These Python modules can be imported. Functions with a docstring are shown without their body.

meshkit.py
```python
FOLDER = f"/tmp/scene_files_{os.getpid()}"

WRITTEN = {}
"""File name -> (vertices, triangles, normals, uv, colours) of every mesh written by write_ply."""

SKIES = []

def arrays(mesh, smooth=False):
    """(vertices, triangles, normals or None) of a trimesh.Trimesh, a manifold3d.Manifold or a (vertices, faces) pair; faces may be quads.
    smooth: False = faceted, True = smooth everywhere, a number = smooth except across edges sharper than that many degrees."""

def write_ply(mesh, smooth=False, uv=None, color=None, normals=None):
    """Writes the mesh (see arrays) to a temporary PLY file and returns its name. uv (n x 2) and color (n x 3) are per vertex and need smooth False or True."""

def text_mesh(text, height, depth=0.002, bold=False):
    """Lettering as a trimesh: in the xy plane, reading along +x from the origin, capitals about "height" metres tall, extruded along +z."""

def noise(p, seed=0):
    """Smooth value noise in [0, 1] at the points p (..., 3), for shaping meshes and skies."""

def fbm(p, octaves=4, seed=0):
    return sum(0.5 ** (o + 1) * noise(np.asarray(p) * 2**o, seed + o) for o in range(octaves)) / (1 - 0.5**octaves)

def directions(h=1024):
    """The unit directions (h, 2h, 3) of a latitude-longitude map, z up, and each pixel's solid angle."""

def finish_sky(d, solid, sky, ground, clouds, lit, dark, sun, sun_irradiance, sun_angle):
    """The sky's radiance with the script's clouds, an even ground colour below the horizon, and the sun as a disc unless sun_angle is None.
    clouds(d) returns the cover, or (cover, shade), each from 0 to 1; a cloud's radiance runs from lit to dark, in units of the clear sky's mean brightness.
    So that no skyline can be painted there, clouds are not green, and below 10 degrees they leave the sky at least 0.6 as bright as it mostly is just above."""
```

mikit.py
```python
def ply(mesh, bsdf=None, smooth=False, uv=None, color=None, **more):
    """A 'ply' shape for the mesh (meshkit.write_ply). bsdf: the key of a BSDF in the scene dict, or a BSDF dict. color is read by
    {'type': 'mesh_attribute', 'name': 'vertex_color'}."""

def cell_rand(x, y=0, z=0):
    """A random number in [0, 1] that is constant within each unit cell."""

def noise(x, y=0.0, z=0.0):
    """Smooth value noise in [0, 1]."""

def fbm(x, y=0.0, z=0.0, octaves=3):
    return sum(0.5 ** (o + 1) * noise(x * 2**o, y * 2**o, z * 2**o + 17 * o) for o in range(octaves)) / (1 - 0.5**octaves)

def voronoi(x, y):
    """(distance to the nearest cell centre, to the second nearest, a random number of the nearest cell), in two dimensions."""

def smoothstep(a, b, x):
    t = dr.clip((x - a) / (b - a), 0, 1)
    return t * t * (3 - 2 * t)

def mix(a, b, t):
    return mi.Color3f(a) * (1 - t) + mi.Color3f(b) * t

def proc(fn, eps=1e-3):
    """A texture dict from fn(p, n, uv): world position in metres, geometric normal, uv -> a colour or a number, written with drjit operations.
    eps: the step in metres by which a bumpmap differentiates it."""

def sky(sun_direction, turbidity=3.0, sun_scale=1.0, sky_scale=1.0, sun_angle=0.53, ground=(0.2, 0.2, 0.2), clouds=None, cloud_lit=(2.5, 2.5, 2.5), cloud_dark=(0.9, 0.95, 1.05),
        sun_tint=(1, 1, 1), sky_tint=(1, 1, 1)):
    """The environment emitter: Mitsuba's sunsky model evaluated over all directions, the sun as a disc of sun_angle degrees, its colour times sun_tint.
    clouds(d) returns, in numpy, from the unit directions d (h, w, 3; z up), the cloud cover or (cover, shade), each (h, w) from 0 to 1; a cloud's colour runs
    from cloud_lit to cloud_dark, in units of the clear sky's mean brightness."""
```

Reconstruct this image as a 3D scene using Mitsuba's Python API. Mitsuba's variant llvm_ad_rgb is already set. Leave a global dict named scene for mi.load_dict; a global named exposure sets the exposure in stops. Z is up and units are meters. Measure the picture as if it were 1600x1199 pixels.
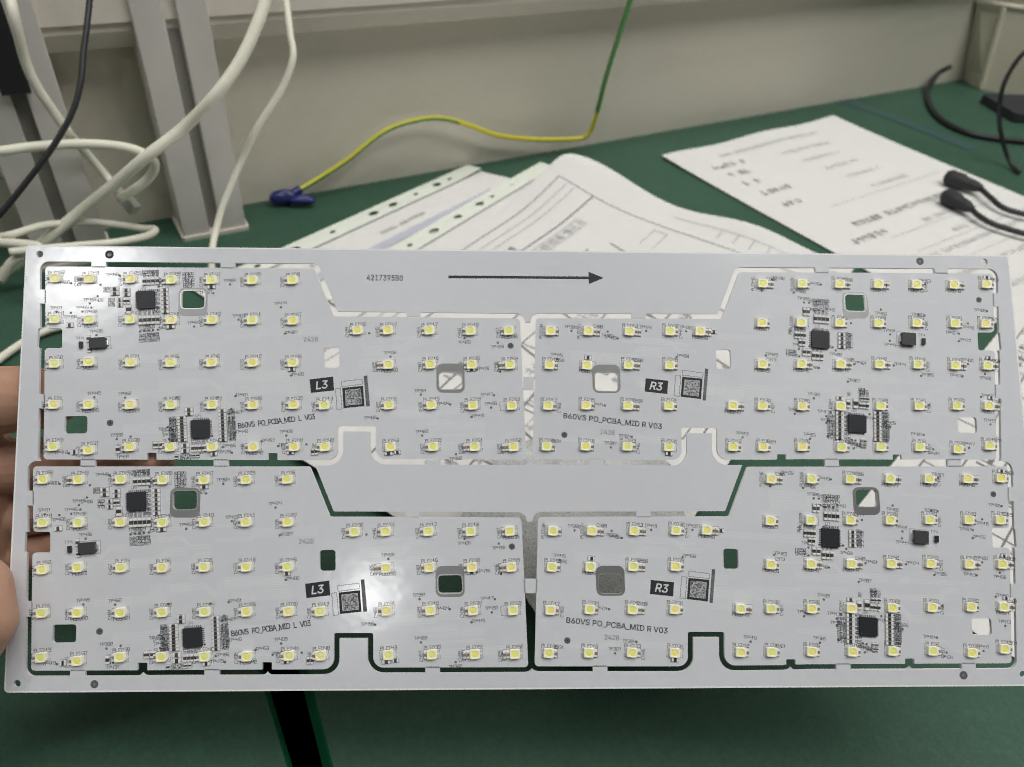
import math, random, numpy as np, trimesh, mitsuba as mi, mikit, meshkit
from shapely.geometry import Polygon, Point, LineString, box
from shapely.ops import unary_union
from shapely import affinity
T = mi.ScalarTransform4f
rng = random.Random(7)
scene, labels = {}, {}

# ---------------------------------------------------------------- camera
CAM_H = 0.30
RIGHT, DOWN, FWD = np.array([.82897, -.55524, .06721]), np.array([-.3134, -.56068, -.76643]), np.array([.46324, .61429, -.6388])
scene['camera'] = {'type': 'thinlens', 'fov': 69.0, 'fov_axis': 'x', 'aperture_radius': 0.00095, 'focus_distance': 0.262, 'near_clip': 0.01, 'far_clip': 30.0,
    'to_world': T().look_at(origin=[0, 0, CAM_H], target=(FWD + [0, 0, CAM_H]).tolist(), up=(-DOWN).tolist())}
exposure = -0.12

# ---------------------------------------------------------------- lamps (ceiling fittings of the workroom, all outside the picture)
def lamp(key, label, c, aim, w, h, rad, rgb=(1, 1, 1)):
    c, aim = np.array(c, float), np.array(aim, float)
    d = (aim - c) / np.linalg.norm(aim - c)
    up = [0, 1, 0] if abs(d[1]) < .9 else [1, 0, 0]
    m = T().look_at(origin=c.tolist(), target=aim.tolist(), up=up)
    scene[key] = {'type': 'rectangle', 'to_world': m @ T().scale([w / 2, h / 2, 1]), 'bsdf': {'type': 'diffuse', 'reflectance': {'type': 'rgb', 'value': .8}},
        'emitter': {'type': 'area', 'radiance': {'type': 'rgb', 'value': [rad * k for k in rgb]}}}
    labels[key] = {'label': label, 'category': 'lamp'}
lamp('ceiling_light', 'long white ceiling light above the bench', (.30, .15, 1.9), (.30, .35, 0), 1.6, .8, 5.6, (1, .985, .95))
lamp('ceiling_light_001', 'white ceiling light over the room, behind the bench worker to the right', (.95, -.62, 1.75), (.5, .5, 0), 1.5, .5, 8.5, (1, .985, .95))
lamp('ceiling_light_002', 'small white ceiling light at the left whose glare lies on the board', (-1.12, .10, 1.43), (.03, .29, .16), .24, .14, 26.0)
lamp('ceiling_light_003', 'tiny white lamp behind the bench worker whose glare is a spot on the board', (-.93, -.83, 1.06), (.07, .19, .06), .06, .06, 90.0)

# ---------------------------------------------------------------- materials
def rgb(v): return {'type': 'rgb', 'value': list(v) if hasattr(v, '__len__') else [v] * 3}
def pbr(key, col, rough=.5, spec=.5, metal=0., two=True, bump=None, bscale=1., **kw):
    d = {'type': 'principled', 'base_color': col if isinstance(col, dict) else rgb(col), 'roughness': rough, 'specular': spec, 'metallic': metal, **kw}
    if bump is not None: d = {'type': 'bumpmap', 'arbitrary': bump, 'scale': bscale, 'bsdf': d}
    scene[key] = {'type': 'twosided', 'bsdf': d} if two else d
VC = {'type': 'mesh_attribute', 'name': 'vertex_color'}
def f_mask(p, n, uv):   # white solder mask: very faint tone drift
    return mikit.mix((.565, .577, .606), (.62, .634, .664), mikit.fbm(p.x * 14, p.y * 14, p.z * 14, octaves=2))
b_mask = mikit.proc(lambda p, n, uv: mikit.fbm(p.x * 260, p.y * 260, p.z * 260, octaves=2) * 0.000035, eps=2e-4)
pbr('m_mask', mikit.proc(f_mask), .15, .5, bump=b_mask, bscale=1.)
pbr('m_trace', (.65, .662, .69), .15, .5)
pbr('m_edge', (.50, .50, .46), .6, .3)
pbr('m_silk', (.028, .03, .034), .6, .3)
pbr('m_silk_soft', (.10, .105, .11), .6, .3)
pbr('m_white_print', (.62, .63, .64), .5, .3)
pbr('m_rim', (.80, .80, .79), .4, .4)
pbr('m_pad', (.22, .225, .23), .4, .5)
pbr('m_pin', (.12, .12, .12), .4, .5, .3)
pbr('m_tin', (.66, .66, .65), .32, .5, .85)
pbr('m_ring', (.34, .345, .35), .38, .5, .75)
pbr('m_chip', (.022, .024, .028), .42, .45)
pbr('m_coil', (.045, .047, .05), .5, .4)
pbr('m_part', VC, .38, .5)
pbr('m_led', (.88, .86, .66), .38, .5)
for k, c in enumerate([(.86, .83, .20), (.80, .84, .22), (.90, .80, .24)]): pbr('m_lens_%d' % k, c, .25, .5)
def f_green(p, n, uv):
    a = mikit.fbm(p.x * 9, p.y * 9, p.z * 9, octaves=3); b = mikit.noise(p.x * 900, p.y * 900, p.z * 900)
    return mikit.mix((.032, .080, .052), (.046, .104, .072), a) * (.88 + .18 * b + .10 * mikit.smoothstep(.66, .80, mikit.noise(p.x * 260, p.y * 260, 0)) * mikit.noise(p.x * 40, p.y * 40, 3))
pbr('m_green', mikit.proc(f_green), .5, .22)
pbr('m_green_edge', (.010, .12, .055), .4, .5)
def f_wall(p, n, uv):
    a = mikit.fbm(p.x * 6, p.y * 6, p.z * 6, octaves=3); b = mikit.noise(p.x * 500, p.y * 500, p.z * 500)
    return mikit.mix((.56, .535, .45), (.63, .60, .51), a) * (.97 + .06 * b)
pbr('m_wall', mikit.proc(f_wall), .7, .3)
pbr('m_trunk', (.58, .54, .47), .5, .4)
def f_steel(p, n, uv):
    return mikit.mix((.47, .45, .42), (.54, .52, .485), mikit.fbm(p.x * 60, p.y * 60, p.z * 12, octaves=2))
pbr('m_post', mikit.proc(f_steel), .42, .5)
pbr('m_groove', (.27, .265, .24), .6, .3)
pbr('m_tape', (.016, .016, .018), .7, .3)
pbr('m_floor', (.05, .05, .05), .8, .2)
pbr('m_cable', (.70, .685, .58), .45, .4)
pbr('m_cable_grey', (.30, .32, .28), .5, .4)
pbr('m_black', (.017, .018, .02), .42, .45)
pbr('m_black_soft', (.03, .032, .036), .6, .3)
pbr('m_wire', VC, .35, .5)
pbr('m_blue', (.015, .022, .13), .35, .5)
pbr('m_paper', (.68, .675, .66), .75, .2)
pbr('m_film', (.70, .735, .66), .3, .5)
pbr('m_ink', (.19, .19, .20), .7, .2)
pbr('m_ink_soft', (.40, .40, .41), .7, .2)
pbr('m_ink_blue', (.47, .48, .56), .7, .2)
pbr('m_marker', (.040, .084, .082), .5, .3)
def f_bag(p, n, uv):
    d1, d2, w = mikit.voronoi(p.x * 800, p.y * 800)
    return mikit.mix((.36, .365, .365), (.60, .61, .61), mikit.smoothstep(.05, .5, d2 - d1)) * (.7 + .5 * mikit.fbm(p.x * 60, p.y * 60, 0))
pbr('m_bag', mikit.proc(f_bag), .4, .5)
pbr('m_bin', (.56, .53, .42), .45, .4)
def f_mottle(p, n, uv):
    return mikit.mix((.10, .10, .11), (.42, .43, .44), mikit.smoothstep(.25, .75, mikit.noise(p.x * 2600, p.y * 2600, p.z * 2600)))
pbr('m_mottle', mikit.proc(f_mottle), .5, .4)
pbr('m_gold', (.85, .55, .14), .2, .5, 1.)
def f_skin(p, n, uv):
    a = mikit.fbm(p.x * 110, p.y * 110, p.z * 110, octaves=3)
    return mikit.mix((.39, .215, .145), (.48, .29, .21), a)
pbr('m_skin', mikit.proc(f_skin), .5, .4)
pbr('m_nail', (.66, .42, .36), .25, .5)

# ---------------------------------------------------------------- helpers
def key_of(base):
    if base not in scene and base not in taken: taken.add(base); return base
    i = 1
    while '%s_%03d' % (base, i) in scene or '%s_%03d' % (base, i) in taken: i += 1
    k = '%s_%03d' % (base, i); taken.add(k); return k
taken = set()
def add(base, shape, label=None, cat=None, kind=None, group=None):
    k = key_of(base); scene[k] = shape
    note = {a: b for a, b in (('label', label), ('category', cat), ('kind', kind), ('group', group)) if b}
    if note: labels[k] = note
    return k
def thing(base, label, cat, group=None):
    k = key_of(base); labels[k] = {'label': label, 'category': cat}
    if group: labels[k]['group'] = group
    return k
cat_ = trimesh.util.concatenate
def ext(poly, h, z=0.):
    polys = [g for g in getattr(poly, 'geoms', [poly]) if g.area > 1e-9]
    m = cat_([trimesh.creation.extrude_polygon(g, h, engine='earcut') for g in polys]); m.apply_translation([0, 0, z]); return m
def bx(w, d, h, x=0, y=0, z=0):
    """a box, z is its underside"""
    m = trimesh.creation.box([w, d, h]); m.apply_translation([x, y, z + h / 2]); return m
def rrect(w, h, r, n=4): return box(-w / 2 + r, -h / 2 + r, w / 2 - r, h / 2 - r).buffer(r, quad_segs=n)
def colored(pairs):
    cols = np.vstack([np.tile(c, (len(m.vertices), 1)) for m, c in pairs]); return cat_([m for m, _ in pairs]), cols
def spline(pts, n=10):
    P = np.array(pts, float); P = np.vstack([2 * P[0] - P[1], P, 2 * P[-1] - P[-2]]); out = []
    for i in range(1, len(P) - 2):
        for t in np.arange(n) / n:
            a, b, c, d = P[i - 1:i + 3]
            out.append(.5 * (2 * b + (c - a) * t + (2 * a - 5 * b + 4 * c - d) * t * t + (3 * b - 3 * c + d - a) * t ** 3))
    return np.array(out + [P[-2]])
def tube(path, r, k=14, cap=True):
    P = np.array(path, float); r = np.broadcast_to(r, len(P)).astype(float)
    tg = np.gradient(P, axis=0); tg /= np.linalg.norm(tg, axis=1, keepdims=True)
    u = np.cross(tg[0], [0, 0, 1] if abs(tg[0][2]) < .9 else [1, 0, 0]); u /= np.linalg.norm(u); V = []
    for i in range(len(P)):
        u = u - tg[i] * (u @ tg[i]); u /= np.linalg.norm(u); w = np.cross(tg[i], u)
        a = np.arange(k) * 2 * np.pi / k
        V.append(P[i] + r[i] * (np.cos(a)[:, None] * u + np.sin(a)[:, None] * w))
    F = []
    for i in range(len(P) - 1):
        for j in range(k):
            a, b = i * k + j, i * k + (j + 1) % k; F += [[a, b, b + k], [a, b + k, a + k]]
    V = np.vstack(V)
    if cap:
        n0 = len(V); V = np.vstack([V, P[0], P[-1]])
        for j in range(k): F += [[n0, (j + 1) % k, j], [n0 + 1, (len(P) - 1) * k + j, (len(P) - 1) * k + (j + 1) % k]]
    return trimesh.Trimesh(V, F, process=False)
# stroke lettering on a 4 x 6 grid, the lettering of the board's print
G = {'0': '00 40 46 06 00', '1': '13 15 26 20', '2': '05 06 46 43 03 00 40', '3': '06 46 40 00|13 43', '4': '06 03 43|46 40', '5': '46 06 03 43 40 00', '6': '46 06 00 40 43 03', '7': '06 46 20', '8': '00 40 46 06 00|03 43',
     '9': '00 40 46 06 03 43', 'P': '00 06 46 43 03', 'L': '06 00 40', 'E': '46 06 00 40|03 33', 'D': '00 06 26 44 42 20 00', 'C': '46 06 00 40', 'T': '06 46|26 20', 'B': '00 06 36 35 33 03|33 43 40 00', 'R': '00 06 46 43 03|23 40',
     'V': '06 20 46', 'U': '06 00 40 46', 'S': '46 06 03 43 40 00', 'O': '00 40 46 06 00', 'M': '00 06 23 46 40', 'I': '16 36|26 20|10 30', 'A': '00 04 26 44 40|03 43', '_': '00 40', ' ': ''}
def quad_strip(pts, w):
    V, F = [], []
    for a, b in zip(pts[:-1], pts[1:]):
        d = b - a; L = np.linalg.norm(d)
        if L < 1e-9: continue
        d /= L; nrm = np.array([-d[1], d[0]]) * w / 2; a2, b2 = a - d * w / 2, b + d * w / 2; n0 = len(V)
        V += [a2 + nrm, a2 - nrm, b2 - nrm, b2 + nrm]; F += [[n0, n0 + 1, n0 + 2], [n0, n0 + 2, n0 + 3]]
    return V, F
class Print:
    """flat lettering and lines lying on a surface, one mesh"""
    def __init__(s): s.V, s.F = [], []
    def line(s, pts, w):
        V, F = quad_strip([np.array(p, float) for p in pts], w); n = len(s.V); s.V += V; s.F += [[i + n for i in f] for f in F]
    def poly(s, pts):
        n = len(s.V); s.V += [np.array(p, float) for p in pts]; s.F += [[n, n + i, n + i + 1] for i in range(1, len(pts) - 1)]
    def dot(s, x, y, r, k=10): s.poly([(x + r * math.cos(a * 2 * math.pi / k), y + r * math.sin(a * 2 * math.pi / k)) for a in range(k)])
    def text(s, t, x, y, h, ang=0., w=None, mid=True, pitch=1.0):
        c, q = math.cos(math.radians(ang)), math.sin(math.radians(ang)); w = w or h * .13; adv = h * .92 * pitch
        X0 = -adv * len(t) / 2 if mid else 0; Y0 = -h / 2 if mid else 0
        for i, ch in enumerate(t):
            for st in G.get(ch, '').split('|'):
                P = [np.array([int(a[0]) / 6 * h + X0 + i * adv, int(a[1]) / 6 * h + Y0]) for a in st.split()]
                if len(P) > 1: s.line([np.array([x + p[0] * c - p[1] * q, y + p[0] * q + p[1] * c]) for p in P], w)
    def mesh(s, z): return trimesh.Trimesh(np.column_stack([np.array(s.V), np.full(len(s.V), z)]), s.F, process=False)
def rot(P, ang, o=(0, 0)):
    a = math.radians(ang); c, q = math.cos(a), math.sin(a); P = np.atleast_2d(P)
    return np.column_stack([P[:, 0] * c - P[:, 1] * q + o[0], P[:, 0] * q + P[:, 1] * c + o[1]])

# ---------------------------------------------------------------- setting: bench, wall, trunking
WALL = lambda x, off=0.: .6032 - .0609 * x - off
def slab(pts, z0, z1): return ext(Polygon(pts), z1 - z0, z0)
bench = thing('workbench', 'dark green topped workbench with a narrow dark gap between its two tops', 'workbench')
gapL, gapR = (lambda y: .0145 + (y - .14) * .10), (lambda y: .0295 + (y - .131) * .165)
yl, yg = -.06, .27
slot_ = Polygon([(gapL(yg), yg), (gapL(yl - .02), yl - .02), (gapR(yl - .02), yl - .02), (gapR(yg), yg)])
top_ = box(-1.5, yl, 2.6, .70).difference(slot_)
add(bench + '__bench_top', mikit.ply(ext(top_, .004, -.004), 'm_green'))
add(bench + '__edge_band', mikit.ply(ext(top_.buffer(-.0006, join_style=2), .024, -.0281), 'm_green_edge'))
for gf, w0, w1 in ((gapL, .0006, .0022), (gapR, -.0008, -.0036)):          # the bent lips of the two top edges
    ys = np.array([yl, yg - .004]); V = []
    for y in ys: V += [(gf(y), y, -.0004), (gf(y) + w0, y, -.0016), (gf(y) + w1, y, -.0110), (gf(y) + w1, y, -.020)]
    F = []
    for i in range(3): F += [[i, i + 1, i + 5], [i, i + 5, i + 4]]
    add(bench + '__edge_lip', mikit.ply(trimesh.Trimesh(V, F, process=False), 'm_green_edge'))
add('floor', mikit.ply(bx(6, 5, .02, .5, 0, -.78), 'm_floor'), kind='structure')
wall_pts = [(-1.5, WALL(-1.5)), (2.6, WALL(2.6)), (2.6, WALL(2.6) + .03), (-1.5, WALL(-1.5) + .03)]
add('back_wall', mikit.ply(slab(wall_pts, -.03, .75), 'm_wall'), kind='structure')
tr = thing('cable_trunking', 'beige cable trunking running along the wall above the bench', 'trunking')
sec = [(0, .137), (.022, .137), (.034, .150), (.034, .250), (0, .250)]
V, F = [], []
for x in (-1.4, 2.5): V += [(x, WALL(x, o + .0005), z) for o, z in sec]
for i in range(5): j = (i + 1) % 5; F += [[i, j, j + 5], [i, j + 5, i + 5]]
F += [[0, 2, 1], [0, 3, 2], [0, 4, 3], [5, 6, 7], [5, 7, 8], [5, 8, 9]]
add(tr + '__channel', mikit.ply(trimesh.Trimesh(V, F, process=False), 'm_trunk'))
V = []; 
for x in (-1.4, 2.5): V += [(x, WALL(x, o), z) for o, z in ((.0345, .156), (.0375, .156), (.0375, .246), (.0345, .246))]
add(tr + '__cover', mikit.ply(trimesh.Trimesh(V, [[0, 1, 5], [0, 5, 4], [1, 2, 6], [1, 6, 5], [2, 3, 7], [2, 7, 6], [3, 0, 4], [3, 4, 7], [0, 2, 1], [0, 3, 2], [4, 5, 6], [4, 6, 7]], process=False), 'm_trunk'))

def post(label, xc, yf, w=.047, gw=.0085):
    t = thing('upright_post', label, 'post', 'slotted uprights by the wall')
    a = math.degrees(math.atan(-.0609)); H = .62; d = .036
    prof = Polygon([(-w / 2, 0), (-gw / 2, 0), (-gw / 2, .010), (gw / 2, .010), (gw / 2, 0), (w / 2, 0), (w / 2, d), (-w / 2, d)]).buffer(-.0008).buffer(.0008, quad_segs=3)
    M = T().translate([xc, yf, 0]).rotate([0, 0, 1], a)
    add(t + '__profile', mikit.ply(ext(prof, H, .003), 'm_post', to_world=M))
    add(t + '__slot', mikit.ply(bx(gw - .0004, .002, H - .01, 0, .0088, .004), 'm_groove', to_world=M))
    add(t + '__foot', mikit.ply(ext(rrect(w + .004, d + .004, .003).buffer(0), .003, 0), 'm_trunk', to_world=M @ T().translate([0, d / 2, 0])))
    return M, gw
post('pale metal upright with a slot, nearer the blue clip', .1155, .5545)
Mp, gw = post('pale metal upright with a slot and black tape, at the far left', .0160, .5555)
add('black_tape', mikit.ply(bx(gw + .0075, .006, .40, 0, -.0035, .1235), 'm_tape', to_world=Mp), 'strip of black tape stuck over the slot of the far left upright', 'tape')
# board layout in the panel frame (x right, y DOWN here), unit 0.75 mm
LEDS_L=[(-211.97,-48.3),(-196.23,-48.19),(-177.32,-48.3),(-158.58,-48.11),(-140.02,-48.15),(-121.07,-48.3),(-102.4,-48.48),(-211.26,-29.0),(-195.48,-28.92),(-176.78,-29.18),(-158.14,-28.97),(-139.36,-29.21),(-120.76,-29.19),(-102.01,-29.2),(-210.48,-8.3),(-195.02,-9.15),(-175.91,-9.05),(-157.67,-8.99),(-139.06,-9.25),(-120.29,-9.29),(-101.8,-9.32),(-209.96,10.61),(-194.33,10.61),(-175.53,10.6),(-157.13,10.51),(-138.35,10.37),(-119.83,10.41),(-101.22,10.27),(-87.19,10.36),(-209.43,29.76),(-193.56,31.29),(-175.07,29.8),(-156.86,29.82),(-138.01,29.76),(-119.33,29.78),(-100.78,29.59),(-86.75,29.57),(-71.88,-24.82),(-57.77,-24.96),(-38.38,-25.02),(-19.15,-24.94),(-1.19,-25.0),(-57.59,-8.62),(-38.05,-8.88),(-18.83,-8.91),(-0.9,-8.94),(-57.41,10.22),(-37.8,10.12),(-18.55,10.21),(-0.45,10.21),(-56.73,29.52),(-37.19,29.36),(-18.0,29.35),(-0.06,29.37)]
LEDS_R=[(18.57,-25.06),(36.5,-25.11),(56.01,-25.18),(75.3,-25.34),(89.61,-25.38),(17.67,-8.93),(35.28,-8.87),(54.93,-9.1),(74.4,-9.13),(16.52,10.2),(34.35,9.96),(53.92,10.05),(73.18,10.05),(15.33,29.07),(33.47,29.0),(52.93,29.02),(72.35,29.23),(120.92,-48.81),(119.44,-29.65),(118.59,-9.83),(103.43,9.94),(117.47,9.89),(102.51,29.09),(116.6,29.11),(139.94,-48.85),(158.2,-48.86),(177.07,-48.95),(195.55,-48.95),(213.99,-49.04),(229.94,-49.46),(138.35,-29.86),(156.91,-29.97),(175.71,-29.95),(194.29,-30.15),(212.86,-30.12),(227.8,-30.08),(137.25,-10.0),(156.03,-10.04),(174.72,-10.12),(193.27,-10.16),(211.37,-9.82),(226.95,-9.79),(136.24,9.93),(154.65,9.93),(173.73,9.69),(192.27,9.6),(210.54,9.45),(225.84,9.45),(135.08,29.0),(153.86,29.16),(172.48,28.95),(191.01,28.93),(209.22,29.88),(224.48,28.24)]
OUT_L=[(-217.18,-54.1),(-92.36,-54.33),(-82.98,-31.45),(4.34,-31.08),(5.99,35.32),(-63.5,35.11),(-63.49,20.1),(-81.0,20.02),(-80.92,35.71),(-108.8,35.73),(-108.85,32.5),(-112.44,32.48),(-112.39,35.71),(-163.18,35.67),(-163.27,32.9),(-167.54,32.87),(-167.45,35.65),(-213.9,35.64),(-215.67,-15.62),(-207.78,-15.61),(-208.18,-24.81),(-215.82,-24.82)]
OUT_R=[(11.99,-31.27),(100.53,-31.63),(110.32,-54.52),(234.31,-54.94),(232.42,-26.13),(224.2,-26.13),(223.88,-17.32),(231.89,-17.31),(227.9,34.84),(182.59,34.77),(182.8,32.1),(178.28,32.07),(178.06,34.84),(127.62,34.74),(127.8,31.81),(123.6,31.79),(123.61,35.08),(95.03,35.1),(95.79,20.33),(79.02,20.26),(78.33,35.36),(8.83,34.98)]
ARR_L=[(-168.1,-47.4,7.9,3.7,4,'x'),(-162.4,-47.6,1.7,3.3,1,'x'),(-161.2,-38.2,3.3,12.2,6,'y'),(-168.3,-29.0,9.9,4.3,5,'x'),(-179.2,-41.9,3.5,4.1,2,'y'),(-182.0,-37.2,2.5,4.7,2,'y'),(-179.0,-37.8,3.0,2.7,2,'x'),(-177.9,-33.9,2.7,4.3,1,'x'),(-184.5,-42.5,3.9,4.3,2,'y'),(-140.0,-44.9,3.7,1.9,1,'y'),(-158.3,-25.9,3.7,2.1,1,'y'),(-151.8,21.6,4.1,11.8,8,'y'),(-148.9,13.7,3.7,3.9,2,'y'),(-133.4,19.9,3.5,15.1,9,'y'),(-162.2,28.9,5.8,3.2,2,'x'),(-150.3,30.4,3.7,4.9,2,'y'),(-144.4,30.4,6.3,3.4,4,'x'),(-137.2,33.0,3.0,1.9,1,'y'),(-145.5,33.7,3.7,1.9,2,'x'),(-154.1,34.3,1.7,2.2,1,'x'),(-204.5,-26.3,3.3,2.5,1,'y'),(-195.8,-20.0,1.9,3.3,1,'x'),(-195.2,-14.9,1.9,2.7,1,'x'),(-102.2,-6.3,3.4,2.3,1,'y'),(-91.5,31.8,3.2,3.2,2,'x'),(-57.6,32.5,4.0,2.0,1,'y'),(-53.5,32.0,3.0,1.8,1,'y'),(-102.4,32.3,3.4,1.7,1,'y'),(-18.9,-6.7,4.1,2.0,1,'y'),(-199.9,32.3,2.8,2.8,1,'y'),(-180.6,31.1,2.1,3.7,1,'x')]
ARR_R=[(148.5,-31.8,7.6,4.3,4,'x'),(141.5,-35.3,3.5,3.9,2,'x'),(137.8,-23.9,5.8,3.5,4,'x'),(138.4,-20.4,3.5,3.5,2,'x'),(140.3,-15.8,4.1,3.7,2,'x'),(145.5,-14.0,5.8,4.1,3,'x'),(157.6,-21.5,3.5,8.0,4,'y'),(153.8,18.9,3.7,13.6,7,'y'),(171.9,19.3,3.7,14.4,8,'y'),(158.8,8.7,2.3,3.9,1,'x'),(162.3,8.6,2.9,4.9,1,'x'),(166.7,6.4,4.9,2.1,3,'x'),(167.8,9.8,1.6,3.3,1,'x'),(165.3,9.6,3.1,2.9,2,'x'),(154.8,6.1,3.5,1.9,1,'y'),(164.9,26.3,3.3,1.6,2,'x'),(164.7,28.1,3.3,1.6,2,'x'),(36.0,-12.6,3.2,2.3,1,'y'),(72.5,32.3,3.4,2.1,1,'y'),(230.7,-52.8,3.2,2.0,1,'y'),(228.4,-13.6,2.8,1.8,1,'y'),(227.6,5.6,2.8,1.8,1,'y'),(96.2,-25.3,3.2,1.8,1,'y')]
CHIP_L=[(-170.1,-38.5,8.9,8.8),(-143.4,21.5,8.9,8.9)]
CHIP_R=[(147.2,-21.9,8.2,8.5),(162.1,18.1,8.4,8.7)]
IND_L=[(-190.6,-17.9,8.5,4.7)]
IND_R=[(189.1,-22.3,7.6,5.8)]
TR_L=[(-199.0,-17.1,2.5,3.9)]
TR_R=[(197.2,-21.3,3.1,3.9)]
HOLE_L=[(-84.0,-11.9,7.1,9.4),(-200.1,19.8,10.3,8.0),(-148.6,-39.0,10.8,8.3),(-28.7,-1.3,10.8,8.0)]
RING_L=[(-148.5,-37.8,13.5,13.5),(-28.7,-2.5,13.2,13.8)]
HOLE_R=[(100.5,-12.3,6.9,9.2),(215.4,18.5,9.2,7.4),(44.4,-1.2,10.8,8.7),(165.7,-40.0,9.9,8.0)]
RING_R=[(44.4,-2.6,13.2,13.4),(165.6,-38.7,12.6,12.9)]
TP_L=[(-204.9,-46.2),(-191.4,-45.6),(-192.5,-40.1),(-196.0,-36.7),(-195.2,-34.7),(-199.2,-32.8),(-204.5,-32.2),(-211.0,-32.6),(-131.5,-46.3),(-139.2,-42.0),(-127.3,-29.5),(-147.7,-26.1),(-192.4,-21.7),(-192.3,7.2),(-178.3,7.3),(-154.8,7.1),(-136.2,7.0),(-128.1,6.3),(-129.9,12.3),(-130.7,14.5),(-128.0,23.3),(-115.8,27.2),(-133.4,29.8),(-129.2,32.4),(-181.4,26.3),(-175.2,25.2),(-202.7,32.9),(-178.2,32.4),(-158.5,20.7),(-156.5,22.0),(-157.9,26.2),(-172.5,-23.6),(-170.4,-23.9),(-168.5,-24.1),(-166.5,-24.3),(-164.4,-24.5),(-182.7,-50.1),(-164.6,-44.9),(-107.7,-35.6),(-105.7,-23.1),(-102.7,-3.4),(-66.5,-23.5),(-21.9,-21.5),(-6.3,-19.4),(-56.6,-12.5),(-5.5,-5.7),(-16.6,-6.5),(-42.6,5.3),(-29.0,9.8),(-8.5,5.4),(-10.0,11.2),(-19.3,15.6),(-62.6,16.5),(-42.1,24.3),(-26.6,32.9),(-95.3,28.5),(-104.5,24.5),(-108.2,29.3)]
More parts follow.
